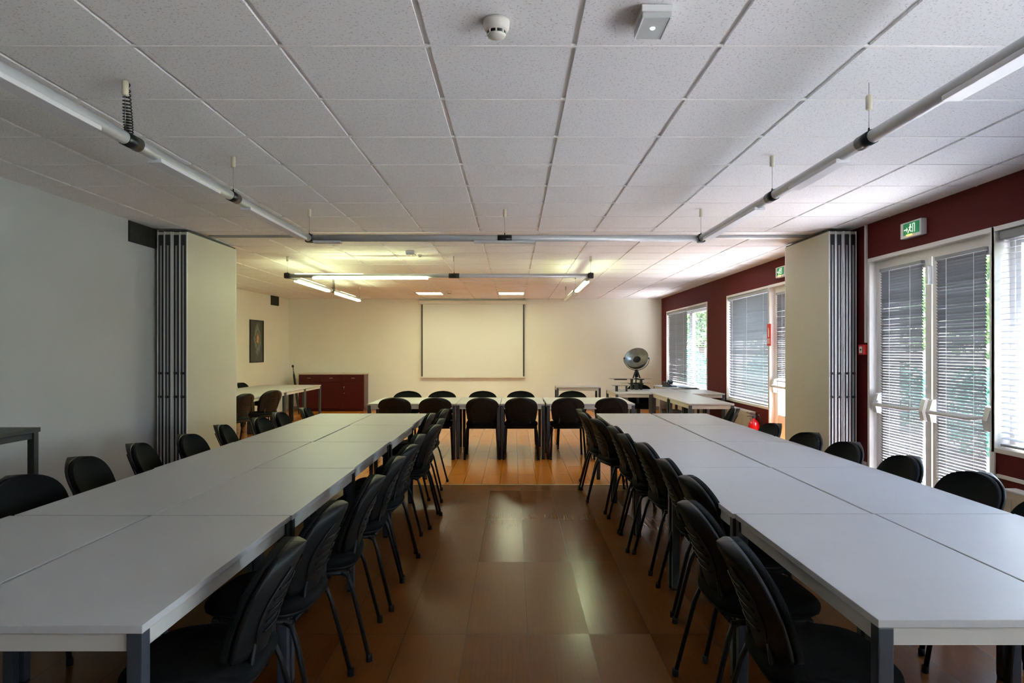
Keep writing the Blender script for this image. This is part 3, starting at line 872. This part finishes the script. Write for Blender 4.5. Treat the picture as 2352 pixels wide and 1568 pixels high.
def strip(e, a, b, axis, c, m, up=False, w=.036, name='diffuser'):
    """flat light strip below (or above) the tube, from a to b along axis, c = other coordinate"""
    mb = MB(); zz = TZ - .030
    if up: z0, z1 = TZ + .024, TZ + .031; w = .018
    else: z0, z1 = TZ - .043, TZ - .022
    if axis == 'y': mb.box(c - w, c + w, a, b, z0, z1, .003)
    else: mb.box(a, b, c - w, c + w, z0, z1, .003)
    return mb.build(name, M[m], e)

def coil(e, x, y, z0, z1, turns, r, name='coiled_cable'):
    n = turns * 12; pts = []
    for i in range(n + 1):
        t = i / n
        rr = r * (.85 + .3 * math.sin(t * 2.3))
        tt = t ** .75
        pts.append((x + rr * math.cos(2 * PI * turns * t) + .012 * t, y + rr * math.sin(2 * PI * turns * t), z1 + (z0 - z1) * tt))
    MB().tube(pts, .0030, 6).build(name, M['black_joint'], e)

# near U-shaped fixture
e = empty('hanging_light_track', (0, 6.07, TZ), 0, 'unlit U-shaped silver light tube hanging above the two near table rows', 'ceiling light')
class Off:  # parts are written in world coordinates
    pass
def at_origin(e):
    """let parts of e be built in world coordinates"""
    e.location = (0, 0, 0)
at_origin(e)
xl, xr, yc = -1.80, 1.65, 6.07
light_run(e, (xl, -.9, TZ), (xl, yc, TZ)); light_run(e, (xl, yc, TZ), (xr, yc, TZ), .0275); light_run(e, (xr, yc, TZ), (xr, -.9, TZ))
for y in (3.24, 4.42, 1.6):
    joint(e, (xl, y, TZ), 'y')
    joint(e, (xr, y - .02, TZ), 'y')
joint(e, (-.08, yc, TZ), 'x', .125)
for x in (xl, xr):
    MB().box(x - .030, x + .030, yc - .045, yc + .035, TZ - .036, TZ + .036, .01).build('corner_joint', M['black_joint'], e)
for y, x, low in ((3.17, xl + .012, 0), (4.42, xl, 0), (yc, xl, 0), (yc, -.08, 0), (yc, xr, 0), (4.40, xr, 0), (3.20, xr, .055), (1.6, xl, 0), (1.6, xr, 0)):
    suspension(e, x, y, low)
coil(e, xl, 3.20, TZ + .02, CEIL - .005, 15, .017)
for a, b in ((1.7, 2.95), (3.45, 4.15), (4.62, 5.88)):
    strip(e, a, b, 'y', xl, 'diffuser')
for a, b in ((1.7, 2.60), (3.45, 4.05), (4.62, 5.88)):
    strip(e, a, b, 'y', xr, 'diffuser')
for a, b in ((-1.76, -1.52), (-.35, .19)):
    strip(e, a, b, 'x', yc, 'silver')

# far U-shaped fixture, lit
e = empty('hanging_light_track', (0, 0, 0), 0, 'lit U-shaped light tube hanging in the far room in front of the projection screen', 'ceiling light')
fl, fr_, fy = -3.0, 1.02, 9.13
light_run(e, (fl, fy, TZ), (fr_, fy, TZ), .0275); light_run(e, (fl, fy, TZ), (fl, 13.5, TZ)); light_run(e, (fr_, fy, TZ), (fr_, 13.6, TZ))
joint(e, (-.79, fy, TZ), 'x', .14); joint(e, (fl, 11.4, TZ), 'y'); joint(e, (fr_, 11.4, TZ), 'y')
for x in (fl, fr_):
    MB().box(x - .036, x + .036, fy - .045, fy + .045, TZ - .038, TZ + .038, .014).build('corner_joint', M['black_joint'], e)
for x, y in ((fl, fy), (-.79, fy), (fr_, fy), (fl, 11.4), (fr_, 11.4), (fl, 13.4), (fr_, 13.5)):
    suspension(e, x, y)
coil(e, fl, 11.45, TZ + .02, CEIL - .005, 11, .017)
strip(e, -2.66, -1.14, 'x', fy, 'tube_lit', w=.03)
strip(e, fl + .1, fl + 1.0, 'x', fy, 'tube_up', True, name='uplight')
strip(e, 9.5, 11.15, 'y', fl, 'tube_lit', w=.03); strip(e, 11.65, 13.35, 'y', fl, 'tube_lit', w=.03)
strip(e, 9.5, 10.9, 'y', fl, 'tube_up', True, name='uplight'); strip(e, 11.9, 13.0, 'y', fl + 0, 'tube_up', True, name='uplight')
strip(e, 9.6, 11.2, 'y', fr_, 'tube_lit', w=.03)
strip(e, 11.7, 12.7, 'y', fr_, 'tube_up', True, name='uplight')
strip(e, 11.7, 13.4, 'y', fr_, 'diffuser', w=.03)

# recessed square lamps
for i, (a, b, c, d) in enumerate(LED_CELLS):
    e = empty('ceiling_lamp', ((a + b) / 2, (c + d) / 2, CEIL), 0, 'bright square recessed ceiling lamp above the %s part of the projection screen' % ('left' if a < -1 else 'right'), 'ceiling lamp', 'recessed lamps in front of the projection screen')
    w, h = (b - a) / 2, (d - c) / 2
    f = MB(); f.box(-w, -w + .02, -h, h, -.004, .02).box(w - .02, w, -h, h, -.004, .02).box(-w, w, -h, -h + .02, -.004, .02).box(-w, w, h - .02, h, -.004, .02)
    f.build('frame', M['ceil_bar'], e)
    MB().box(-w + .02, w - .02, -h + .02, h - .02, 0, .012).build('diffuser', M['led'], e)

# smoke detectors, emergency lights
def detector(x, y, s, label):
    e = empty('smoke_detector', (x, y, CEIL), 0, label, 'smoke detector', 'round ceiling smoke detectors')
    MB().lathe([(0, 0), (.050 * s, 0), (.050 * s, -.010 * s), (.047 * s, -.030 * s), (.040 * s, -.040 * s), (.0, -.040 * s)], 32).build('base', M['cream_white'], e)
    MB().lathe([(.034 * s, -.040 * s), (.034 * s, -.052 * s), (.0, -.052 * s)], 24).build('vent_ring', M['black'], e)
    r = MB()
    for k in range(8):
        a = 2 * PI * k / 8
        r.box(.031 * s, .037 * s, -.003 * s, .003 * s, -.054 * s, -.038 * s, 0, Matrix.Rotation(a, 3, 'Z'))
    r.lathe([(0, -.052 * s), (.036 * s, -.052 * s), (.032 * s, -.060 * s), (0, -.061 * s)], 24)
    r.build('cap', M['cream_white'], e)
M['cream_white'] = mat('cream white plastic', (.72, .68, .62), .4)
detector(-.065, 2.60, 1.0, 'round white smoke detector on the ceiling nearest the camera')
detector(-1.37, 14.6, 1.1, 'round smoke detector on the far ceiling between the two lit square lamps')
detector(-1.225, 9.0, .55, 'tiny round sensor beside the orange-lit fixture on the far ceiling')
def emergency(x, y, lamp, label):
    e = empty('emergency_light', (x, y, CEIL), 0, label, 'emergency light', 'small white emergency light boxes')
    MB().box(-.056, .056, -.09, .09, -.026, 0, .004).build('housing', M['white_gloss'], e)
    c = MB(); c.box(-.053, .053, -.086, .088, -.048, -.026, .005)
    c.build('cover', M['clear_cover'], e)
    r = MB()
    for k in range(2): r.box(-.0025 + (-.05 if k == 0 else .05), .0025 + (-.05 if k == 0 else .05), -.086, .088, -.050, -.046)
    r.build('cover_rib', M['white_gloss'], e)
    MB().lathe([(0, -.006), (.008, -.004), (.010, 0), (0, .002)], 12, Matrix.Translation((0, -.005, -.047))).build('bulb', M[lamp], e)
emergency(.515, 2.56, 'lamp_white', 'white emergency light box on the ceiling nearest the camera')
emergency(-1.30, 8.72, 'lamp_orange', 'white emergency light box with an orange glow on the far ceiling')

# ------------------------------------------------------------------ projection screen
YS = YB - .06
sx0, sx1 = -2.24, .25
e = empty('projection_screen', ((sx0 + sx1) / 2, YS, .78), 0, 'pull-down projection screen with black side borders on the back wall', 'projection screen')
hw = (sx1 - sx0) / 2
MB().box(-hw - .07, hw + .07, -.05, .058, 1.79, 1.88, .01).build('housing', M['screen_house'], e)
MB().box(-hw + .02, hw - .02, -.004, 0, .03, 1.80).build('fabric', M['screen'], e)
MB().box(-hw - .005, -hw + .025, -.005, -.001, .03, 1.78).box(hw - .025, hw + .005, -.005, -.001, .03, 1.78).build('border', M['black'], e)
MB().box(-hw - .03, hw + .03, -.014, .008, -.005, .03, .004).build('bottom_bar', M['screen_house'], e)

# ------------------------------------------------------------------ cupboard
e = empty('cupboard', (-4.315, 16.53, 0), 0, 'dark red cupboard with three drawers over three doors against the back wall', 'cupboard')
W_, D_, H_ = .775, .225, .90
MB().box(-W_, W_, -D_, D_, .06, H_ - .025, .002).box(-W_ + .03, W_ - .03, -D_ + .04, D_, 0, .06).build('body', M['cupboard'], e)
MB().box(-W_ - .015, W_ + .015, -D_ - .02, D_, H_ - .025, H_, .004).build('worktop', M['cuptop'], e)
def handle(mb_parent, x, z, vert=False):
    h = MB()
    if vert: h.tube([(x, -D_ - .02, z - .04), (x, -D_ - .045, z - .03), (x, -D_ - .045, z + .03), (x, -D_ - .02, z + .04)], .005, 8)
    else: h.tube([(x - .045, -D_ - .02, z), (x - .035, -D_ - .045, z), (x + .035, -D_ - .045, z), (x + .045, -D_ - .02, z)], .005, 8)
    h.build('handle', M['chrome'], mb_parent)
for i in range(3):
    a = -W_ + i * 2 * W_ / 3 + .004; b = -W_ + (i + 1) * 2 * W_ / 3 - .004
    d = MB().box(a, b, -D_ - .018, -D_, .70, .865, .002).build('drawer', M['cupboard'], e); handle(d, (a + b) / 2, .79)
    d = MB().box(a, b, -D_ - .018, -D_, .07, .692, .002).build('door', M['cupboard'], e)
    if i == 2:
        handle(d, a + .045, .56, True)
        MB().lathe([(0, 0), (.012, 0), (.010, .006), (0, .006)], 12, Matrix.Translation((a + .045, -D_ - .018, .43)) @ Matrix.Rotation(PI / 2, 4, 'X')).build('lock', M['chrome'], d)

# slim black stand leaning in the far left corner
e = empty('folded_stand', (-4.98, 15.75, 0), 0, 'slim black folded stand leaning in the far left corner beside the red cupboard', 'stand')
P0, P1 = Vector((.12, -.15, 0)), Vector((-.22, .45, 1.10))
def pp(t): return P0.lerp(P1, t)
MB().tube([pp(0), pp(.3), pp(.78), pp(.84)], [.012, .032, .026, .012], 10).build('body', M['black'], e)
MB().tube([pp(.84), pp(.95)], .009, 8).build('rod', M['black'], e)
MB().tube([pp(.95), pp(.96), pp(.985), pp(1)], [.01, .026, .028, .012], 10).build('head', M['black'], e)
MB().tube([pp(.86), pp(.875)], .018, 10).build('collar', M['chrome'], e)

# ------------------------------------------------------------------ studio lamp on tripod
Yl = 14.1; Xl = (1462 - 1180) / FPX * Yl
e = empty('studio_lamp', (Xl, Yl, 0), 0, 'large silver dish floor lamp on a black tripod in the far right corner', 'floor lamp')
apex = Vector((0, 0, 1.03))
for a in (R(200), R(325), R(85)):
    f = Vector((.42 * math.cos(a), .42 * math.sin(a), .012))
    MB().tube([apex + Vector((.02 * math.cos(a), .02 * math.sin(a), 0)), f], [.016, .013], 8).build('tripod_leg', M['black'], e)
MB().tube([(0, 0, .90), (0, 0, 1.055)], [.035, .028], 14).build('tripod_head', M['tube_black'], e)
cz = 1.285
y_ = MB()
ycent = Vector((0, 0, cz)); rad = .262
roll = R(16)
pts = []
for k_ in range(21):
    a = PI + PI * k_ / 20
    v = Vector((rad * math.cos(a), 0, rad * .93 * math.sin(a)))
    pts.append(ycent + v)
y_.tube(pts, .006, 8); y_.build('yoke', M['black'], e)
nrm = Vector((-.34, -.74, .58)).normalized()
q = nrm.to_track_quat('Z', 'Y').to_matrix().to_4x4()
m4 = Matrix.Translation(ycent - nrm * .02) @ q
din = [(0, -.145), (.06, -.14), (.12, -.115), (.17, -.075), (.215, -.015), (.240, .045)]
MB().lathe(din, 40, m4).build('dish', M['dish_in'], e)
dout = [(0, -.20), (.08, -.19), (.145, -.15), (.195, -.09), (.232, -.02), (.246, .045), (.240, .047)]
MB().lathe(dout, 40, m4).build('dish_back', M['dish_out'], e)
MB().lathe([(0, .0), (.07, -.005), (.078, -.02), (.06, -.045), (.02, -.07), (.015, -.11), (0, -.11)], 28, m4).build('bulb_cap', M['rubber'], e)
for s in (-1, 1):
    MB().lathe([(0, 0), (.018, 0), (.018, .03), (0, .03)], 12, Matrix.Translation((s * rad, 0, cz)) @ Matrix.Rotation(-s * PI / 2, 4, 'Y')).build('yoke_knob', M['black'], e)

# ------------------------------------------------------------------ glass stands, phone, things on the far right tables
def gstand(name, x0, x1, y0, y1, zt, label, posts, low=None):
    e = empty(name, ((x0 + x1) / 2, (y0 + y1) / 2, .74), 0, label, 'glass stand')
    cx, cy = (x0 + x1) / 2, (y0 + y1) / 2
    MB().box(x0 - cx, x1 - cx, y0 - cy, y1 - cy, zt - .74 - .008, zt - .74, .002).build('glass_top', M['shelf_glass'], e)
    if low:
        a, b, z = low
        MB().box(a - cx, b - cx, y0 - cy + .03, y1 - cy - .03, z - .74 - .006, z - .74, .002).build('glass_shelf', M['shelf_glass'], e)
    for (px, h, w) in posts:
        MB().box(px - cx - w, px - cx + w, -.05, .05, 0, h - .74, .004).build('post', M['black'], e)
    return e
g1 = gstand('glass_stand', 1.73, 2.47, 12.30, 12.60, .942, 'wide two-level glass stand with black fittings on the white table under the dish lamp', [(2.13, .934, .018), (2.30, .934, .018), (2.215, .85, .03)], (1.93, 2.45, .863))
MB().box(-.28, -.06, -.06, .06, .175, .193, .005).box(.09, .25, -.06, .06, .178, .193, .005).build('clamp_plate', M['black'], g1)
MB().box(-.02, .23, -.09, .09, .10, .116, .004).build('support_frame', M['black'], g1)
g2 = gstand('glass_stand', 1.71, 2.0, 11.80, 12.05, .845, 'low narrow glass stand at the left edge of the white table under the dish lamp', [(1.78, .838, .018), (1.95, .838, .012)])
e = empty('desk_phone', (3.02, 13.35, .74), R(20), 'black desk telephone on the white table by the farthest window', 'telephone')
MB().prism([(-.10, 0), (.10, 0), (.10, .06), (-.10, .015)], 'x', -.10, .10).build('base', M['phone'], e)
MB().tube([(-.07, -.09, .055), (-.08, -.03, .085), (-.08, .04, .10), (-.07, .10, .085)], [.022, .014, .014, .024], 10).build('handset', M['phone'], e)
MB().box(0, .09, .03, .095, .055, .12, .003, Matrix.Rotation(.5, 3, 'X'), (0, .05, .06)).build('display', M['phone'], e)
for k_ in range(3):
    MB().box(0.01, .08, -.07 + k_ * .03, -.05 + k_ * .03, .02 + k_ * .008, .035 + k_ * .008, .002).build('key_row', M['grey_board'], e)
e = empty('flat_folder', (3.28, 12.98, .74), R(8), 'thin dark folder lying on the white table below the farthest window', 'folder')
MB().box(-.12, .12, -.16, .16, 0, .012, .003).build('cover', M['phone'], e)
MB().box(-.115, .115, -.155, .15, .003, .0095).build('paper', M['label_white'], e)
e.rotation_euler = (0, 0, R(8))
# boards leaning under the far right tables
for i, (x, y, w, h, m, nm, cat, lb) in enumerate((
        (2.12, 12.75, .30, .60, 'grey_board', 'flat_board', 'board', 'tall pale grey board standing under the white table behind the cross row'),
        (2.86, 12.95, .24, .56, 'label_white', 'flat_board', 'board', 'pale board standing under the window tables near the radiator'),
        (2.66, 11.60, .26, .42, 'dark_desk', 'storage_box', 'box', 'dark storage box standing under the window table cluster'),
        )):
    e = empty(nm, (x, y, 0), 0, lb, cat)
    if cat == 'board':
        MB().box(-w / 2, w / 2, -.012, .012, .02, h, .003).build('panel', M[m], e)
        MB().box(-w / 2 - .01, w / 2 + .01, -.05, .05, 0, .02, .003).build('base', M['black'], e)
    else:
        MB().box(-w / 2, w / 2, -.15, .15, 0, h, .005).build('body', M[m], e)
        MB().box(-w / 2 - .006, w / 2 + .006, -.156, .156, h, h + .03, .004).build('lid', M['phone'], e)

# skirting
struct(MB().box(XL, XL + .012, YBK, 7.05, 0, .08, .002).build('baseboard_left', M['plinth']))
struct(MB().box(-5.45, 3.58, YB - .012, YB, 0, .08, .002).build('baseboard_back', M['plinth']))

# ------------------------------------------------------------------ outside
struct(MB().box(3.95, 60, -30, 70, -.25, -.15).build('ground_outside', M['lawn']))
struct(MB().box(3.95, 7.4, -12, 26, -.15, -.10).build('terrace_outside', M['ground']))
def leaf_mesh(name, m, rx, ry, rz, n, size):
    bm = bmesh.new(); rnd = random.Random(hash(name) % 1000 if False else len(name) * 7 + n)
    for i in range(n):
        while True:
            p = Vector((rnd.uniform(-1, 1), rnd.uniform(-1, 1), rnd.uniform(-1, 1)))
            if .35 < p.length < 1: break
        p = p * (1 + .16 * math.sin(p.x * 7 + 1) * math.sin(p.y * 6) * math.cos(p.z * 5))
        c = Vector((p.x * rx, p.y * ry, p.z * rz))
        a = Vector((rnd.gauss(0, 1), rnd.gauss(0, 1), rnd.gauss(0, 1))).normalized(); b = a.orthogonal().normalized(); b.rotate(Matrix.Rotation(rnd.uniform(0, 6.28), 3, a))
        c2 = a.cross(b); s = size * rnd.uniform(.6, 1.3)
        bm.faces.new([bm.verts.new(c + b * s), bm.verts.new(c + c2 * s * .5), bm.verts.new(c - b * s), bm.verts.new(c - c2 * s * .5)])
    me = bpy.data.meshes.new(name); bm.to_mesh(me); bm.free(); me.materials.append(m); return me
crown = leaf_mesh('crown', M['leaf'], 1.9, 1.9, 1.9, 5200, .11)
crown2 = leaf_mesh('crown', M['leaf_blue'], 1.5, 2.6, 1.3, 5200, .10)
trunk = MB().tube([(0, 0, -.2), (.05, .02, 1.2), (0, .1, 2.4)], [.16, .12, .08], 10).mesh('trunk', M['bark'])
trunk2 = MB().tube([(0, 0, -.2), (.03, .02, .5), (0, .1, 1.0)], [.10, .08, .05], 10).mesh('trunk', M['bark'])
for i, (x, y, s, kind) in enumerate(((9.6, 13.2, 1.0, 0), (10.6, 17.4, 1.1, 0), (9.0, 23.6, 1.1, 0), (8.6, 31.5, 1.2, 0), (12.5, 38, 1.5, 0), (11.0, 7.0, 1.0, 0), (11.6, 2.0, 1.1, 0), (10.6, -3, 1.1, 0))):
    e = empty('tree', (x, y, -.15), i * 1.3, 'leafy green tree in the garden seen through the blinds of the right windows', 'tree', 'garden trees beyond the right windows')
    e.scale = (s, s, s)
    link('crown', crown, e).location = (0, .1, 3.3); link('trunk', trunk, e)
for i, (x, y, s) in enumerate(((7.2, 10.0, .55), (7.3, 14.2, .6), (7.0, 18.4, .6), (6.6, 27.3, .7), (5.9, 21.9, .42), (7.8, 5.4, .6))):
    e = empty('shrub', (x, y, -.15), 0, 'low blue-green shrub in the garden seen through the blinds of the right windows', 'shrub', 'garden shrubs beyond the right windows')
    e.scale = (s, s, s)
    link('foliage', crown2, e).location = (0, 0, 1.25); link('stem', trunk2, e)

# ------------------------------------------------------------------ light
w = bpy.data.worlds.new('World'); bpy.context.scene.world = w; w.use_nodes = True
N = w.node_tree.nodes; L = w.node_tree.links
bg = N['Background']; sky = N.new('ShaderNodeTexSky'); sky.sky_type = 'NISHITA'
sky.sun_disc = False; sky.sun_elevation = R(70); sky.sun_rotation = R(200); sky.air_density = 1.0; sky.dust_density = 2.0
L.new(sky.outputs[0], bg.inputs[0]); bg.inputs[1].default_value = 2.0
sun = bpy.data.lights.new('sun', 'SUN'); sun.energy = 46; sun.angle = R(1); sun.color = (1, .985, .97)
so = bpy.data.objects.new('sun', sun); C.objects.link(so)
so.rotation_euler = Vector((-.30, .12, -.95)).to_track_quat('-Z', 'Y').to_euler()
# portals in the window openings only guide the sampling of daylight
def portal(X, ya, yb, za, zb):
    l = bpy.data.lights.new('window_portal', 'AREA'); l.shape = 'RECTANGLE'; l.size = yb - ya; l.size_y = zb - za
    l.cycles.is_portal = True
    o = bpy.data.objects.new('window_portal', l); C.objects.link(o)
    o.matrix_world = Matrix.Translation((X + .26, (ya + yb) / 2, (za + zb) / 2)) @ Matrix(((0, 0, 1, 0), (1, 0, 0, 0), (0, 1, 0, 0), (0, 0, 0, 1)))
for h in near_holes: portal(XR, *h)
for h in far_holes: portal(XRF, *h)

# ------------------------------------------------------------------ camera and view
cam = bpy.data.cameras.new('camera'); co = bpy.data.objects.new('camera', cam); C.objects.link(co)
co.location = (0, 0, CAM_H); co.rotation_euler = (R(90), 0, 0)
cam.sensor_width = 36; cam.sensor_fit = 'HORIZONTAL'; cam.lens = 36 * FPX / 2352
cam.shift_x = -4 / 2352; cam.shift_y = 19 / 2352
cam.clip_start = .05; cam.clip_end = 300
sc = bpy.context.scene; sc.camera = co
sc.view_settings.view_transform = 'Standard'; sc.view_settings.look = 'None'
sc.view_settings.gamma = 1; sc.view_settings.use_curve_mapping = False
sc.view_settings.exposure = 1.42
sc.cycles.use_denoising = True; sc.cycles.use_adaptive_sampling = True; sc.cycles.adaptive_threshold = .04
sc.cycles.max_bounces = 8; sc.cycles.diffuse_bounces = 5; sc.cycles.glossy_bounces = 4; sc.cycles.transparent_max_bounces = 12
sc.cycles.sample_clamp_indirect = 8
